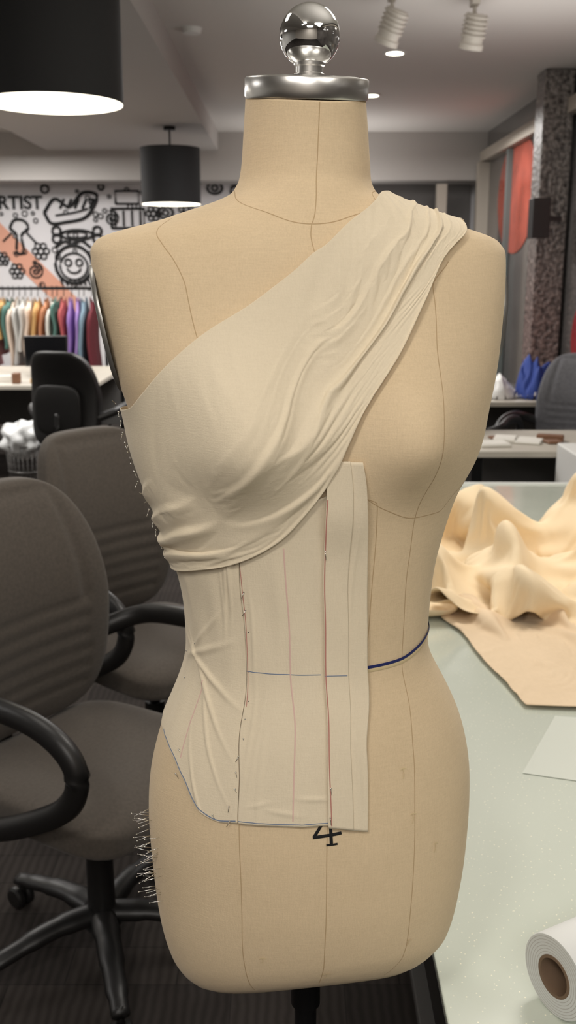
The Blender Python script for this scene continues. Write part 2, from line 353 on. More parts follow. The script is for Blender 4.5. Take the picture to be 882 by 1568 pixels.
t0=time.time()
cv,cf,_,_=torso_mesh(np.concatenate([np.linspace(-.34,.01,60),np.linspace(.015,NT,28)]),4.)
colo=mobj('collider',cv,cf);colo.modifiers.new('col','COLLISION');colo.collision.thickness_outer=.002;colo.collision.cloth_friction=40
pinA=[j for j in range(3*nt)]+[i*nt+j for i in range(ns-3,ns) for j in range(nt)]
pinB=[i*nt+j for i in range(3,ns-3) for j in (0,1)]
pinC=[i*nt+j for i in range(3,ns-3) for j in (nt-1,)]
try:
    Pc=simcloth('drape_sim',P.reshape(-1,3),f,8,bend=.6,mass=.12,selfc=False,q=6,pins=((1.0,pinA),(.9,pinB),(.75,pinC)),grav=.3,dist=.004,fric=40)
    Pn=np.array(Pc).reshape(ns,nt,3)
    if np.isfinite(Pn).all() and np.abs(Pn-P).max()<.06:P=Pn
except Exception as ex:print('sim failed',ex)
bpy.data.objects.remove(colo);print('drape sim',time.time()-t0)
dr=mobj('shoulder_drape',P.reshape(-1,3),f,M_musl,bod);ss=dr.modifiers.new('ss','SUBSURF');ss.levels=1;ss.render_levels=1
so=dr.modifiers.new('s','SOLIDIFY');so.thickness=.0008;so.offset=0
# pins
def sphv(c,r,n=8):
    v=[];f=[]
    for i in range(n+1):
        a=math.pi*i/n
        for j in range(n):
            b=2*math.pi*j/n;v.append((c[0]+r*math.sin(a)*math.cos(b),c[1]+r*math.sin(a)*math.sin(b),c[2]+r*math.cos(a)))
    for i in range(n):
        for j in range(n):f.append((i*n+j,(i+1)*n+j,(i+1)*n+(j+1)%n,i*n+(j+1)%n))
    return v,f
parts=[]
def pin(td,zmm,off,dirv,L,out=0,r=.00035):
    t=np.array(math.radians(td));z=np.array(zmm/1000.);p=S(t,z)+N(t,z)*off
    d=np.array(dirv,float);d/=np.linalg.norm(d);nrm=N(t,z);q=p+d*L+nrm*out
    parts.append(tubev([p,q],r,seg=5,smooth=1));parts.append(sphv(p if out==0 else q,.0009 if out==0 else .0007))
for k in range(17):pin(-178+random.uniform(-3,3),-118-k*9.5,.010,(random.uniform(-.3,.3),-.5,random.uniform(-1,1)),.008)
for z in(-252,-285,-303,-325,-345,-366,-395,-412,-430,-447,-462,-478,-496,-511):pin(-122.5+random.uniform(-1,1),z,.0035,(random.uniform(-.6,.6),0,-1),.006)
for z in(-193,-243,-364,-476,-505):pin(-90.6,z,.0062,(.1,0,-1),.008)
for a,z in((-170,-395),(-178,-372),(-160,-352),(-150,-478),(-129,-507),(-152,-455)):pin(a,z,.0035,(.5,0,-1),.006)
for k in range(42):
    z=-543-k*2.2+random.uniform(-2,2);pin(-168+random.uniform(-14,10),z,-.003,(-1,random.uniform(-.5,.1),random.uniform(-.3,.35)),random.uniform(.010,.022),.001,r=.0003)
v,f=merge(parts);mobj('dressmaker_pins',v,f,M_pin,bod)
# ------------------------------------------------------------------ office chair
def chair(loc,rot,fab=M_fab,frame=M_blk,name='office_chair',tall=0):
    e=empty(name,loc,rot)
    def seatd(x,y,z):
        z2=z+.012*math.cos(min(1,abs(x)/.26)*math.pi)*(-1 if z>0 else 0)*.6
        if y<-.12:z2-=.9*(abs(y)-.12)**2*2
        return (x*(1-.06*(y+.24)/.48),y,z2+.475)
    rbox('seat',(.255,.245,.045),fab,e,k=4.5,n=20,deform=seatd)
    def backd(x,y,z):
        u=z/.29;wf=1.0-.20*max(0,u)**1.3-.04*min(0,u)**2
        yy=y-.045*math.cos(u*1.4)+.05*max(0,u)**2+.25*x*x*-2.2
        if y<0:
            yy+=.005*(math.cos(z*75)**6)*(1 if -.24<z<.03 and abs(x)<.17 else 0)
            edge=max(abs(x)/.165,abs((z-.12)/.15) if z>.05 else 0)
            if z>.0:yy+=.007*math.exp(-((edge-.95)/.08)**2)
        return (x*wf,yy+.255,z+.80)
    rbox('backrest',(.235,.045,.29),fab,e,k=4.6,n=48,deform=backd)
    tube('back_post',[(0,.05,.40),(0,.22,.40),(0,.29,.47),(0,.30,.60),(0,.29,.72)],.02,frame,e,flat=.6)
    rbox('back_shell',(.16,.012,.15),frame,e,loc=(0,.285,.74),k=4)
    for s in(-1,1):
        x=.295*s
        tube('armrest_%s'%('l' if s<0 else 'r'),[(.215*s,.20,.69),(x,.12,.725),(x,.0,.745),(x,-.14,.742),(x,-.225,.71),(x*.99,-.25,.655),(x*.98,-.21,.585),(x*.96,-.09,.51),(x*.9,.02,.455),(.18*s,.05,.425)],.021,frame,e,flat=1.15,smooth=8)
    rbox('mechanism',(.11,.13,.022),frame,e,loc=(0,0,.41),k=4)
    tube('lever',[(.08,0,.405),(.2,-.02,.40),(.29,-.03,.385)],.006,frame,e)
    lathe('gas_column',[(0,.41),(.016,.41),(.016,.30),(.03,.30),(.032,.10),(.045,.085),(0,.07)],frame,e,seg=24)
    for i in range(5):
        a=i*2*math.pi/5+.25;c,s=math.cos(a),math.sin(a)
        tube('base_leg_%d'%i,[(.02*c,.02*s,.115),(.12*c,.12*s,.115),(.22*c,.22*s,.095),(.30*c,.30*s,.075)],[.032,.028,.024,.02],frame,e,flat=.65)
        tube('caster_stem_%d'%i,[(.29*c,.29*s,.09),(.29*c,.29*s,.03)],.008,frame,e,smooth=1)
        for d in(-.014,.014):
            lathe('caster_%d_%s'%(i,'a' if d<0 else 'b'),[(0,-.010),(.022,-.010),(.028,-.005),(.028,.005),(.022,.010),(0,.010)],frame,e,seg=20,
              loc=(.30*c-d*s,.30*s+d*c,.0285),rot=(math.pi/2,0,a))
    return e
c1=chair((-.43,1.98,0),math.radians(57))
c2=chair((-.40,2.72,0),math.radians(48))
box('label',(.295,-.14,.742),(.045,.05,.046),M_white,c2,bv=.004)
chair((-1.28,6.1,0),math.radians(160),M_blk,M_blk)
chair((-2.0,5.6,0),math.radians(200),M_blk,M_blk)
chair((1.55,5.45,0),math.radians(-35),M_fabg,M_blk)
chair((.95,5.5,0),math.radians(150),M_blk,M_blk)
# ------------------------------------------------------------------ cutting table
def glassmat():
    m=mat('table_glass',(200,208,194),rough=.12,spec=.8,coat=.8);nt=m.node_tree;b=nt.nodes['Principled BSDF']
    b.inputs['Coat Roughness'].default_value=.06
    tc=nt.nodes.new('ShaderNodeTexCoord');v=nt.nodes.new('ShaderNodeTexVoronoi');v.inputs['Scale'].default_value=130
    n=nt.nodes.new('ShaderNodeTexNoise');n.inputs['Scale'].default_value=7;n.inputs['Detail'].default_value=8
    nt.links.new(tc.outputs['Object'],v.inputs['Vector']);nt.links.new(tc.outputs['Object'],n.inputs['Vector'])
    r=nt.nodes.new('ShaderNodeValToRGB');r.color_ramp.elements[0].position=.06;r.color_ramp.elements[0].color=lin((252,248,226));r.color_ramp.elements[1].position=.16;r.color_ramp.elements[1].color=lin((203,210,197))  # sparkles painted into the glass colour as pale specks
    nt.links.new(v.outputs['Distance'],r.inputs['Fac']);nt.links.new(r.outputs['Color'],b.inputs['Base Color'])
    r2=nt.nodes.new('ShaderNodeMapRange');r2.inputs['To Min'].default_value=.06;r2.inputs['To Max'].default_value=.30
    nt.links.new(n.outputs['Fac'],r2.inputs['Value']);nt.links.new(r2.outputs['Result'],b.inputs['Roughness']);return m
M_glass=glassmat()
TZ=.74
tb_=empty('cutting_table',(.173,.45,0),math.radians(-.5))
box('glass_top',(.80,1.65,TZ-.006),(1.6,3.3,.012),M_glass,tb_,bv=.002)
box('frame_left',(.02,1.65,TZ-.045),(.04,3.28,.062),M_blkm,tb_)
box('frame_right',(1.58,1.65,TZ-.045),(.04,3.28,.062),M_blkm,tb_)
box('frame_back',(.8,3.28,TZ-.045),(1.6,.04,.062),M_blkm,tb_)
box('frame_front',(.8,.02,TZ-.045),(1.6,.04,.062),M_blkm,tb_)
box('rim_back',(.8,3.31,TZ-.002),(1.6,.02,.016),mat('rim_metal',(225,228,224),rough=.3),tb_)
box('shelf_board',(.8,1.65,.25),(1.5,3.1,.02),mat('shelf_grey',(70,68,66)),tb_)
for i,(x,y) in enumerate(((.05,.06),(1.55,.06),(.05,3.24),(1.55,3.24),(1.55,1.65),(.05,1.65))):box('leg_%d'%i,(x,y,.33),(.05,.05,.66),M_blkm,tb_)
# crumpled fabric (cloth sim over temporary lumps, lumps removed afterwards)
t0=time.time()
def grid(fn,nu,nv):
    V=[fn(i/nu,j/nv) for i in range(nu+1) for j in range(nv+1)];F=[]
    for i in range(nu):
        for j in range(nv):k=i*(nv+1)+j;F.append((k,k+nv+1,k+nv+2,k+1))
    return V,F
tmp=[]
pc=mobj('c0',[(-1,0,TZ),(3,0,TZ),(3,5,TZ),(-1,5,TZ)],[(0,1,2,3)]);tmp.append(pc)
for c,r in (((.86,2.66,TZ+.06),.15),((.58,2.48,TZ),.10),((1.0,2.45,TZ+.03),.12),((.80,2.36,TZ),.08)):
    bpy.ops.mesh.primitive_ico_sphere_add(subdivisions=3,radius=r,location=c);tmp.append(bpy.context.object)
for s in tmp:
    s.modifiers.new('col','COLLISION');s.collision.thickness_outer=.004;s.collision.cloth_friction=20
def f1(u,v):
    x=(u-.5)*.90;y=(v-.5)*.72
    z=.25+.07*math.sin(x*26+y*9+2*noise.noise(Vector((x*3,y*3,2))))+.06*math.sin(y*24-x*11+1)+.05*noise.noise(Vector((x*9,y*9,5)))
    a=math.radians(-15)
    return (.80+x*math.cos(a)-y*math.sin(a),2.44+x*math.sin(a)+y*math.cos(a),TZ+z)
def f2(u,v):
    c=[(.38,2.30),(.452,1.725),(.70,1.70),(1.0,2.3)]
    x=(c[0][0]*(1-u)+c[3][0]*u)*(1-v)+(c[1][0]*(1-u)+c[2][0]*u)*v;y=(c[0][1]*(1-u)+c[3][1]*u)*(1-v)+(c[1][1]*(1-u)+c[2][1]*u)*v
    k=(1-v)
    return (x,y,TZ+.03+.035*k*(1+math.sin(x*38+y*10))+.02*k*noise.noise(Vector((x*8,y*8,3)))+.016*math.sin(x*14-y*20)*(1-.6*v))
fb=empty('crumpled_fabric')
def finish(nm,V,F,m):
    o=mobj(nm,V,F,m,fb);s=o.modifiers.new('ss','SUBSURF');s.levels=1;s.render_levels=1;q=o.modifiers.new('s','SOLIDIFY');q.thickness=.0012
V,F=grid(f1,84,72);finish('heap',simcloth('s1',V,F,22,bend=3,cq=2),F,M_pile)
V,F=grid(f2,60,60);finish('flap',simcloth('s2',V,F,8,bend=3,selfc=False,cq=2),F,woven('muslin_tan',(230,207,176)))
for s in tmp:bpy.data.objects.remove(s)
print('pile sim',time.time()-t0)
M_paper=mat('paper',(226,228,226),rough=.6);M_thin=mat('tracing_paper',(212,217,207),rough=.35)
mobj('tracing_paper_sheet',[(.389,1.475,TZ+.0012),(.50,1.69,TZ+.0012),(1.05,1.60,TZ+.0012),(.95,1.30,TZ+.0012)],[(0,3,2,1)],M_thin)
pr=empty('paper_roll',(.296,.935,TZ+.0475))
pr.rotation_mode='QUATERNION';pr.rotation_quaternion=Vector((.88,.48,0)).to_track_quat('Z','Y')
lathe('paper_layers',[(.024,0),(.0465,0),(.047,.001),(.047,.60),(.024,.60)],M_paper,pr,seg=64)
for k in range(6):
    lathe('layer_edge_%d'%k,[(.027+k*.0033,-.0006),(.0276+k*.0033,-.0006)],mat('layer_edge%d'%k,(190,188,182)),pr,seg=48)
lathe('core_tube',[(.024,-.001),(.024,.60),(.0205,.60),(.0205,-.001),(.024,-.001)],mat('cardboard',(120,98,78),rough=.9),pr,seg=48)
# ------------------------------------------------------------------ room
def carpet():
    m=mat('carpet',(62,57,54),rough=1,spec=.1);nt=m.node_tree;b=nt.nodes['Principled BSDF'];tc=nt.nodes.new('ShaderNodeTexCoord')
    br=nt.nodes.new('ShaderNodeTexBrick');br.inputs['Scale'].default_value=2.0;br.inputs['Color1'].default_value=lin((66,61,58));br.inputs['Color2'].default_value=lin((54,50,48));br.inputs['Mortar'].default_value=lin((45,42,41));br.inputs['Mortar Size'].default_value=.003
    w=nt.nodes.new('ShaderNodeTexWave');w.inputs['Scale'].default_value=14;w.inputs['Distortion'].default_value=2.5;w.inputs['Detail'].default_value=3
    mx=nt.nodes.new('ShaderNodeMix');mx.data_type='RGBA';mx.blend_type='MULTIPLY';mx.inputs[0].default_value=.3
    nt.links.new(tc.outputs['Object'],br.inputs['Vector']);nt.links.new(tc.outputs['Object'],w.inputs['Vector'])
    nt.links.new(br.outputs['Color'],mx.inputs[6]);nt.links.new(w.outputs['Color'],mx.inputs[7]);nt.links.new(mx.outputs[2],b.inputs['Base Color']);return m
XL,XR,YB,YF,CZ=-6.0,2.0,11.0,-3.0,2.9
box('floor',((XL+XR)/2+.5,(YB+YF)/2,-.05),(XR-XL+1.4,YB-YF+.4,.1),carpet(),bv=0)
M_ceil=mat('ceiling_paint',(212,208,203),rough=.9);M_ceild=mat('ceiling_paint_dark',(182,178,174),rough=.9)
box('ceiling',((XL+XR)/2+.5,(YB+YF)/2,CZ+.05),(XR-XL+1.4,YB-YF+.4,.1),M_ceil,bv=0)
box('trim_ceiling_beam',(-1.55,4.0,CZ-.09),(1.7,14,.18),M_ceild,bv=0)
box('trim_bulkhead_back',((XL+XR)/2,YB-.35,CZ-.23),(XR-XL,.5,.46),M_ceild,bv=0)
M_mural=mat('mural_wall_white',(226,224,226),rough=.7)
box('wall_back',((XL+XR)/2+.5,YB+.05,1.45),(XR-XL+1.4,.1,2.9),M_mural,bv=0)
box('wall_left',(XL-.05,4,1.45),(.1,14,2.9),M_white,bv=0)
box('wall_front',((XL+XR)/2,YF-.05,1.45),(XR-XL,.1,2.9),mat('wall_warm',(220,212,202)),bv=0)
M_dglass=mat('dark_partition_glass',(90,86,84),rough=.08,spec=.9,var=.4,varscale=1.2)
box('wall_right',(XR+.05,4,1.45),(.1,14,2.9),M_dglass,bv=0)
M_trim=mat('beige_frame',(176,167,155),rough=.6)
box('trim_1',(XR-.03,4,2.66),(.08,14,.10),M_trim)
box('trim_2',(XR-.05,10.3,1.3),(.12,.12,2.6),M_trim);box('trim_3',(XR-.03,9.2,1.3),(.05,.06,2.6),mat('mullion',(90,96,94)))
box('trim_4',(XR-.03,8.2,1.3),(.05,.06,2.6),mat('mullion2',(80,86,84)))
box('trim_5',(1.55,YB-.62,1.2),(.10,.1,2.4),M_trim)
box('wall_back_grey_panel',(1.2,YB-.02,1.4),(1.5,.03,2.1),mat('grey_mural',(112,109,107),var=.15,varscale=2),bv=0)
def stone():
    m=mat('stone',(120,108,102),rough=.3);nt=m.node_tree;b=nt.nodes['Principled BSDF'];tc=nt.nodes.new('ShaderNodeTexCoord')
    mp=nt.nodes.new('ShaderNodeMapping');mp.inputs['Scale'].default_value=(1,1,1);n=nt.nodes.new('ShaderNodeTexNoise');n.inputs['Scale'].default_value=30;n.inputs['Detail'].default_value=9
    sx=nt.nodes.new('ShaderNodeSeparateXYZ');nt.links.new(tc.outputs['Object'],sx.inputs[0]);nt.links.new(tc.outputs['Object'],mp.inputs[0]);nt.links.new(mp.outputs[0],n.inputs['Vector'])
    r=nt.nodes.new('ShaderNodeValToRGB');r.color_ramp.elements[0].position=.34;r.color_ramp.elements[0].color=lin((58,52,50));r.color_ramp.elements[1].position=.70;r.color_ramp.elements[1].color=lin((160,152,146))
    r2=nt.nodes.new('ShaderNodeValToRGB');r2.color_ramp.elements[0].position=.34;r2.color_ramp.elements[0].color=lin((56,36,34));r2.color_ramp.elements[1].position=.70;r2.color_ramp.elements[1].color=lin((150,104,98))
    nt.links.new(n.outputs['Fac'],r.inputs[0]);nt.links.new(n.outputs['Fac'],r2.inputs[0])
    mr=nt.nodes.new('ShaderNodeMapRange');mr.inputs['From Min'].default_value=2.0;mr.inputs['From Max'].default_value=1.2;nt.links.new(sx.outputs['Z'],mr.inputs['Value'])  # reddish reflection painted into the lower part of the column
    mx=nt.nodes.new('ShaderNodeMix');mx.data_type='RGBA';ml_=nt.nodes.new('ShaderNodeMath');ml_.operation='MULTIPLY';ml_.inputs[1].default_value=.5;nt.links.new(mr.outputs['Result'],ml_.inputs[0])
    nt.links.new(ml_.outputs[0],mx.inputs[0]);nt.links.new(r.outputs[0],mx.inputs[6]);nt.links.new(r2.outputs[0],mx.inputs[7]);nt.links.new(mx.outputs[2],b.inputs['Base Color'])
    bp=nt.nodes.new('ShaderNodeBump');bp.inputs['Distance'].default_value=.03;nt.links.new(n.outputs['Fac'],bp.inputs['Height']);nt.links.new(bp.outputs['Normal'],b.inputs['Normal']);return m
box('stone_column',(1.87,7.35,1.45),(.21,.24,2.89),stone(),bv=.01)
for i,(y,z,ry,rz,cc) in enumerate(((9.0,2.2,.75,.50,(156,76,62)),(6.2,1.9,.7,.75,(150,44,50)),(6.4,1.1,.6,.35,(140,40,46)))):
    v=[(XR-.006,y+ry*math.cos(a*math.pi/24),z+rz*math.sin(a*math.pi/24)) for a in range(48)]
    mobj('wall_decal_dot' if i==0 else 'wall_decal_dot.%03d'%i,v,[tuple(range(48))],mat('decal%d'%i,cc,rough=.2,var=.3,varscale=3),smooth=False)
sp=empty('wall_speaker',(1.72,7.0,1.9));box('cabinet',(0,0,0),(.12,.14,.26),M_blk,sp);box('bracket',(.1,.02,0),(.12,.03,.03),M_blk,sp)
# ---- mural doodles (flat line art on back wall)
D=[];wy=YB-.012
def st(pts,r=.013,sm_=6,cl=False):
    if cl:pts=list(pts)+[pts[0]]
    D.append(tubev([(x,wy,z) for x,z in pts],r*.85,seg=6,smooth=sm_))
def circ(x,z,r,w=.013,ry=None,a0=0,a1=2*math.pi,n=18):
    ry=ry or r;st([(x+r*math.cos(a0+(a1-a0)*k/n),z+ry*math.sin(a0+(a1-a0)*k/n)) for k in range(n+1)],w,1)
def flower(x,z,r):
    circ(x,z,r*.35,.012)
    for k in range(6):
        a=k*math.pi/3;circ(x+r*.7*math.cos(a),z+r*.7*math.sin(a),r*.32,.011)
def spiral(x,z,r):st([(x+r*k/24*math.cos(k*.6),z+r*k/24*math.sin(k*.6)) for k in range(25)],.013,2)
st([(-2.62,2.16),(-2.5,2.3),(-2.35,2.22),(-2.2,2.36),(-2.05,2.34),(-2.1,2.2),(-2.2,2.1),(-2.4,2.06),(-2.55,2.05)],.022,6,True)
for k in range(5):st([(-2.45+k*.08,2.2),(-2.4+k*.08,2.30)],.016,1)
circ(-2.1,2.27,.03);st([(-2.5,2.13),(-2.3,2.16),(-2.15,2.2)],.014)
circ(-2.28,1.93,.17,.018,.05);circ(-2.5,1.97,.045,.018);circ(-2.5,1.89,.045,.018);circ(-2.06,1.97,.045,.018);circ(-2.06,1.89,.045,.018);circ(-2.28,1.93,.11,.012,.03)
circ(-2.33,1.62,.20,.022,.20);circ(-2.33,1.60,.15,.014,.14);circ(-2.39,1.64,.035);circ(-2.27,1.64,.035);circ(-2.33,1.58,.07,.013,.05,math.pi,2*math.pi)
st([(-2.52,1.80),(-2.42,1.86),(-2.33,1.83),(-2.24,1.87),(-2.14,1.80)],.020)
for k in range(7):st([(-2.48+k*.05,1.46),(-2.46+k*.05,1.40)],.014,1)
st([(-3.0,2.0),(-2.95,2.08),(-2.85,2.08),(-2.8,2.0),(-2.88,1.92),(-2.86,1.75),(-2.94,1.75),(-2.93,1.92)],.018,4,True)
st([(-3.08,1.86),(-2.98,1.95)],.014,1);st([(-2.82,1.95),(-2.72,1.84)],.014,1)
flower(-2.68,1.76,.09);flower(-1.98,1.62,.08);flower(-2.95,1.55,.08);spiral(-2.75,1.55,.09);spiral(-1.9,2.1,.08);flower(-3.1,1.68,.07)
circ(-2.6,2.4,.04);circ(-2.0,2.42,.03);spiral(-1.98,1.85,.06)
st([(-1.85,2.25),(-1.6,2.25),(-1.6,2.38),(-1.85,2.38)],.016,1,True);st([(-1.9,2.0),(-1.55,2.0),(-1.55,2.2),(-1.9,2.2)],.018,1,True)
for k in range(4):st([(-1.86+k*.09,2.02),(-1.86+k*.09,2.18)],.012,1)
circ(-1.72,1.85,.12,.016,.08);spiral(-1.5,1.75,.08);flower(-1.45,2.15,.08)
for gx in range(9):
    for gz in range(6):
        x=-1.35+gx*.27+random.uniform(-.04,.04) if gx<4 else -3.55-(gx-4)*.3+random.uniform(-.05,.05);z=1.3+gz*.22+random.uniform(-.03,.03)
        k=random.randint(0,4)
        if k==0:flower(x,z,.08)
        elif k==1:spiral(x,z,.08)
        elif k==2:circ(x,z,.08,.016,.06);circ(x,z,.03)
        elif k==3:st([(x-.09,z-.05),(x-.03,z+.06),(x+.03,z-.04),(x+.09,z+.06)],.015)
        else:st([(x-.08,z-.06),(x+.08,z-.06),(x+.06,z+.06),(x-.06,z+.06)],.015,1,True)
for _ in range(50):
    x=random.uniform(-3.2,-1.4);z=random.uniform(1.35,2.43);circ(x,z,random.uniform(.012,.028),.008)
for x,z in((.98,2.28),(1.1,2.33),(1.22,2.28),(1.3,2.2)):circ(x,z,.08,.014)
st([(.9,2.18),(1.38,2.15)],.014)
v,f=merge(D);ml=empty('wall_mural');mobj('line_art',v,f,M_black,ml)
mobj('peach_stripe',[(-3.2,wy+.004,2.15),(-2.2,wy+.004,1.15),(-2.35,wy+.004,1.02),(-3.35,wy+.004,1.98)],[(0,1,2,3)],mat('peach_paint',(222,164,140)),ml,smooth=False)
cu=bpy.data.curves.new('lettering','FONT');cu.body='ARTIST';cu.size=.19;cu.extrude=.004;cu.offset=.006;to=bpy.data.objects.new('lettering',cu);COL.objects.link(to)
to.location=(-3.24,wy,2.20);to.rotation_euler=(math.pi/2,0,0);cu.materials.append(M_black);to.parent=ml
# ---- pendant lamps
M_shade=mat('lamp_shade_black',(16,16,17),rough=.8);M_shin=mat('lamp_inside',(240,238,228),rough=.6,emit=((255,246,225),.6))
M_diff=mat('diffuser',(250,248,240),emit=((255,246,228),1.1))
def pendant(x,y,z,r=.25,h=.45):
    e=empty('pendant_lamp',(x,y,z));hh=CZ-z-(.18 if -2.4<x<-.7 else 0)
    lathe('shade',[(r,0),(r,h),(r-.004,h),(.02,h)],M_shade,e,seg=64)
    lathe('shade_lining',[(r-.004,.0),(r-.004,h-.01),(.0,h-.01)],M_shin,e,seg=64)
    lathe('diffuser',[(0,.06),(r-.01,.06)],M_diff,e,seg=48)
    tube('cord',[(0,0,h),(0,0,hh)],.008,M_blkm,e,smooth=1)
    lathe('canopy',[(0,0),(.05,0),(.05,-.03),(0,-.03)],M_blkm,e,loc=(0,0,hh))
    l=bpy.data.lights.new('bulb','POINT');l.energy=12;l.shadow_soft_size=.1;l.color=(1,.93,.82);o=bpy.data.objects.new('bulb',l);COL.objects.link(o);o.parent=e;o.location=(0,0,.02)
pendant(-.84,3.75,2.13);pendant(-.99,8.7,2.10);pendant(-3.6,8.7,2.10);pendant(-3.3,4.2,2.13)
M_em=mat('downlight_glow',(255,250,235),emit=((255,244,220),14))
def down(x,y,z=CZ):
    e=empty('ceiling_downlight',(x,y,z));lathe('ring',[(.075,0),(.075,-.008),(.055,-.008),(.055,0)],M_white,e,seg=32);lathe('glow',[(0,-.004),(.055,-.004)],M_em,e,seg=32)
for x,y in((.68,6.75),(.66,8.3),(.7,4.2),(-3.4,7.0)):down(x,y)
M_sp=mat('spot_grey',(205,199,190),rough=.5,metal=.1)
def spot(x,y,rx,rz):
    e=empty('track_spotlight',(x,y,CZ));box('mount',(0,0,-.02),(.04,.10,.04),M_sp,e);tube('arm',[(0,0,-.03),(0,0,-.08)],.010,M_sp,e,smooth=1)
    h=empty('head',(0,0,-.16));h.parent=e;h.rotation_euler=(rx,rz,0)
    lathe('body',[(0,.08),(.055,.08),(.055,-.055),(.062,-.06),(.062,-.085),(.055,-.085),(.05,-.06),(0,-.055)],M_sp,h,seg=32)
    for k in range(5):lathe('fin_%d'%k,[(.055,.07-k*.022),(.064,.07-k*.022),(.064,.062-k*.022),(.055,.062-k*.022)],M_sp,h,seg=32)
    lathe('lens',[(0,-.062),(.048,-.062)],mat('lens',(255,246,225),emit=((255,240,215),1.5)),h)
spot(.52,5.35,.35,.35);spot(.95,5.45,.3,.12)
lathe('smoke_detector',[(0,0),(.06,0),(.05,-.03),(0,-.035)],M_white,None,loc=(-.55,6.1,CZ))
# ---- desks etc
def desk(x,y,w,d,top,rot=0,z=.75):
    e=empty('office_desk',(x,y,0),rot);box('top',(0,0,z-.015),(w,d,.03),top,e)
    for i,(a,b) in enumerate(((-1,-1),(1,-1),(-1,1),(1,1))):box('leg_%d'%i,(a*(w/2-.04),b*(d/2-.04),(z-.03)/2),(.05,.05,z-.03),M_blkm,e)
    box('modesty_panel',(0,d/2-.06,.45),(w-.1,.02,.4),mat('panel_grey',(90,88,86)),e);return e
M_dt=mat('desk_top_pale',(184,178,166),rough=.5,var=.1,varscale=3)
desk(-2.55,7.8,2.3,1.5,M_dt);desk(-4.0,10.1,1.6,.7,M_dt);desk(-3.3,5.3,1.4,.7,M_dt)
desk(1.38,4.72,1.1,.62,M_dt);desk(1.40,6.5,1.0,.7,M_dt)
def monitor(x,y,z,rot=0,w=.42,h=.26):
    e=empty('computer_monitor',(x,y,z),rot);box('screen',(0,0,.06+h/2),(w,.03,h),M_blk,e,bv=.006);box('panel',(0,-.016,.06+h/2),(w-.02,.002,h-.02),mat('screen_black',(12,13,16),rough=.15),e,bv=0)
    box('neck',(0,.02,.06),(.04,.02,.12),M_blk,e);lathe('foot',[(0,0),(.1,0),(.1,.008),(0,.010)],M_blk,e)
monitor(-1.93,7.9,.75,.1,.34,.24);monitor(-2.9,8.3,.75,-.1);monitor(1.08,6.6,.75,-.2,.34,.24)
cm={c:mat('clutter_%d_%d_%d'%c,c) for c in((225,222,214),(190,60,50),(60,90,70),(60,60,64),(205,170,120),(50,80,150),(210,150,170),(120,84,60))}
def clutter(name,x,y,z,w,d,n,cols,hm=.09):
    e=empty(name,(x,y,z))
    for k in range(n):
        c=random.choice(cols);s=(random.uniform(.05,.2),random.uniform(.04,.16),random.uniform(.01,hm))
        o=box('item_%d'%k,(0,0,s[2]/2+.0),s,cm[c],e,bv=.006);o.location=(random.uniform(-w,w),random.uniform(-d,d),0);o.rotation_euler=(0,0,random.uniform(0,3))
clutter('desk_supplies',-2.5,7.4,.75,.95,.2,26,list(cm));clutter('desk_supplies',-4.0,10.1,.75,.6,.2,12,list(cm));clutter('desk_supplies',1.15,4.62,.75,.2,.15,7,[(225,222,214),(120,84,60),(60,60,64)],.03)
def heap(name,cx,cy,z0,r,h,m,seed):
    V=[];F=[];n=40
    for i in range(n+1):
        for j in range(n+1):
            u=-1+2*i/n;v=-1+2*j/n;rr=math.hypot(u,v);p=Vector((u*r*9+seed,v*r*9,seed))
            a=1-abs(noise.noise(p))*2.2;b=1-abs(noise.noise(p*2.3))*2
            V.append((cx+u*r,cy+v*r,z0+.003+max(0,h*max(0,1-rr*rr)**.5*(.6+.4*a+.2*b))))
    for i in range(n):
        for j in range(n):
            if math.hypot(-1+2*(i+.5)/n,-1+2*(j+.5)/n)<1:k=i*(n+1)+j;F.append((k,k+n+1,k+n+2,k+1))
    return mobj(name,V,F,m)
heap('white_cloth_heap',1.36,6.35,.75,.11,.14,M_white,1.2);heap('blue_cloth_heap',1.60,6.35,.75,.13,.26,mat('blue_cloth',(36,62,140)),4.4);heap('white_cloth_heap',1.82,6.35,.75,.085,.2,M_white,6.2)
cb=empty('drawer_cabinet',(1.42,4.13,0));box('body',(0,0,.40),(.42,.44,.80),M_white,cb,bv=.006)
for k in range(3):box('drawer_%d'%k,(0,-.225,.14+k*.26),(.38,.02,.235),M_white,cb,bv=.004);box('handle_%d'%k,(0,-.24,.14+k*.26),(.12,.012,.014),M_blkm,cb)
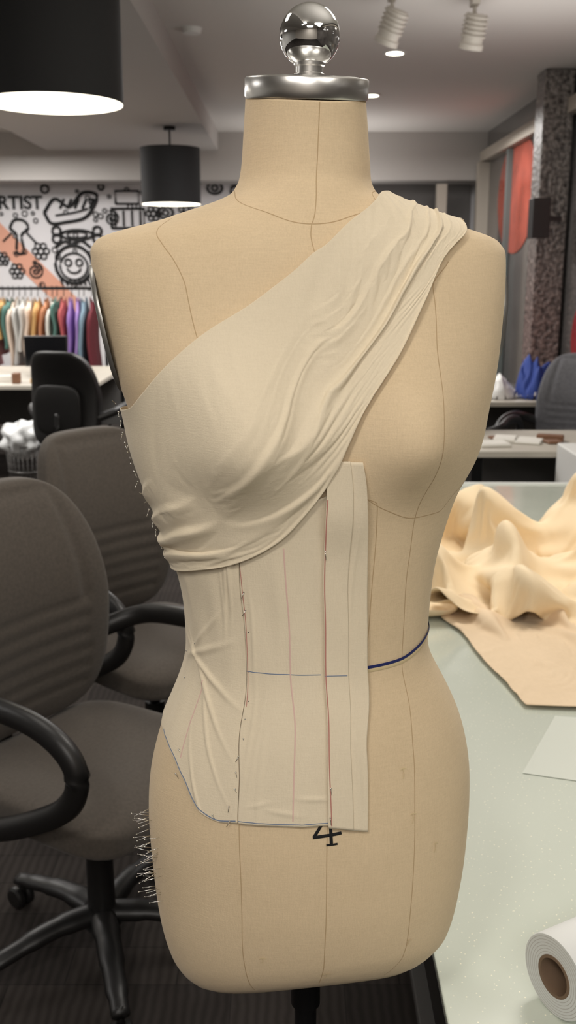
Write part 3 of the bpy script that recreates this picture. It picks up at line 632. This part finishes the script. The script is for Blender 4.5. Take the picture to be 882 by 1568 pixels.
# clothing rack
rk=empty('clothing_rack',(-2.35,9.0,0));
tube('rail',[(-1.1,0,1.40),(.75,0,1.40)],.014,M_blkm,rk,smooth=1)
for x in(-1.05,.7):tube('upright_%d'%(x>0),[(x,0,.04),(x,0,1.40)],.014,M_blkm,rk,smooth=1);tube('foot_%d'%(x>0),[(x,-.25,.04),(x,.25,.04)],.014,M_blkm,rk,smooth=1)
cols=[(170,84,84),(214,210,202),(76,112,104),(190,150,96),(80,80,84),(150,116,92),(196,194,190),(112,134,150),(215,196,180),(200,146,150),(60,60,64),(180,170,152),(184,126,92),(50,54,68)]
x=-1.02
for k in range(28):
    x+=random.uniform(.04,.08)
    if x>.62:break
    c=(156,126,188) if .38<x<.5 else ((100,34,44) if x>.54 else random.choice(cols));L=random.uniform(.35,.75) if x<.35 else .85
    V=[];F=[];n=12;sw=random.uniform(-.06,.06);wx=random.uniform(.012,.03)
    for side in(-1,1):
        for i in range(n+1):
            zz=1.33-L*i/n;wd=.04+.18*min(1,i/3)+.03*i/n
            for j in range(7):
                v=-1+j/3;V.append((x+side*(wx+.010*math.sin(j*2+k+i*.3))*(1-abs(v)*.6)+.01*math.sin(i*.7+k)+sw*i/n*.3,wd*v,zz-.05*abs(v)*(1 if i<2 else 0)))
    b=(n+1)*7
    for i in range(n):
        for j in range(6):
            q=i*7+j;F.append((q,q+1,q+8,q+7));F.append((b+q,b+q+7,b+q+8,b+q+1))
        F.append((i*7,i*7+7,b+i*7+7,b+i*7));F.append((i*7+6,b+i*7+6,b+i*7+13,i*7+13))
    mobj('garment_%d'%k,V,F,mat('garment_c%d'%k,c,rough=.9),rk);tube('hanger_hook_%d'%k,[(x,0,1.33),(x,.02,1.40),(x,0,1.42)],.004,M_blkm,rk,smooth=3)
wb=empty('waste_basket',(-1.82,6.75,0));M_w=mat('wire',(120,118,116),metal=.6,rough=.4)
P=[]
for k in range(28):
    a=k*2*math.pi/28;P.append(tubev([(.12*math.cos(a),.12*math.sin(a),.01),(.15*math.cos(a+.3),.15*math.sin(a+.3),.38)],.003,seg=4,smooth=1));P.append(tubev([(.12*math.cos(a),.12*math.sin(a),.01),(.15*math.cos(a-.3),.15*math.sin(a-.3),.38)],.003,seg=4,smooth=1))
for z in(.01,.2,.38):
    r=.12+.03*z/.38;P.append(tubev([(r*math.cos(q*math.pi/12),r*math.sin(q*math.pi/12),z) for q in range(25)],.005,seg=5,smooth=1))
v,f=merge(P);mobj('wire_mesh',v,f,M_w,wb)
def bag(x,y,z):
    n_=noise.noise(Vector((x*14,y*14,z*14)));s=1+.35*n_;return (x*s,y*s,z*s+.42)
rbox('bin_bag',(.17,.16,.12),mat('plastic_bag',(222,224,224),rough=.35),wb,k=2.4,n=16,deform=bag)
# ------------------------------------------------------------------ lights
def area(n,loc,rot,size,e,col=(1,.945,.87)):
    l=bpy.data.lights.new(n,'AREA');l.energy=e;l.size=size;l.color=col;o=bpy.data.objects.new(n,l);COL.objects.link(o);o.location=loc;o.rotation_euler=rot;return o
area('ceiling_panel_key',(-.75,-.55,2.86),(math.radians(28),math.radians(-14),0),.6,63)
area('ceiling_panel_fill',(1.1,-.6,2.86),(math.radians(28),math.radians(20),0),.9,18)  # added fill light, hung bare without a ceiling fixture
area('ceiling_panel_rear',(.9,2.6,2.86),(0,0,0),.8,30)
area('ceiling_panel_chairs',(-1.0,1.8,2.70),(0,0,0),.6,8)
for i,(x,y,e) in enumerate(((-3.2,6.3,75),(-.2,6.8,70),(1.2,8.6,36),(-2.6,9.2,62),(-3.8,2.0,32),(0,-1.8,36))):area('ceiling_panel_%d'%i,(x,y,2.68),(0,0,0),1.0,e,(1,.965,.93))
for i,(x,y,e,s) in enumerate(((1.4,5.0,14,1.6),(.4,9.9,9,1.0),(-3.2,5.0,18,1.5),(.7,1.0,12,1.0))):  # unseen uplights added to brighten the ceiling; the room has no cove
    area('cove_uplight_%d'%i,(x,y,2.0),(math.pi,0,0),s,e,(1,.965,.93))
w=bpy.data.worlds.new('world');bpy.context.scene.world=w;w.use_nodes=True
bg=w.node_tree.nodes['Background'];bg.inputs[0].default_value=(1,.95,.9,1);bg.inputs[1].default_value=.5
# ------------------------------------------------------------------ camera
cam=bpy.data.cameras.new('camera');co=bpy.data.objects.new('camera',cam);COL.objects.link(co)
co.location=(0,0,H0);co.rotation_euler=(math.radians(90-13.82),0,0)
cam.sensor_fit='VERTICAL';cam.sensor_height=36;cam.lens=36*1500/1568;cam.clip_start=.02
cam.dof.use_dof=True;cam.dof.focus_distance=.9;cam.dof.aperture_fstop=11
bpy.context.scene.camera=co
bpy.context.scene.view_settings.view_transform='Standard'
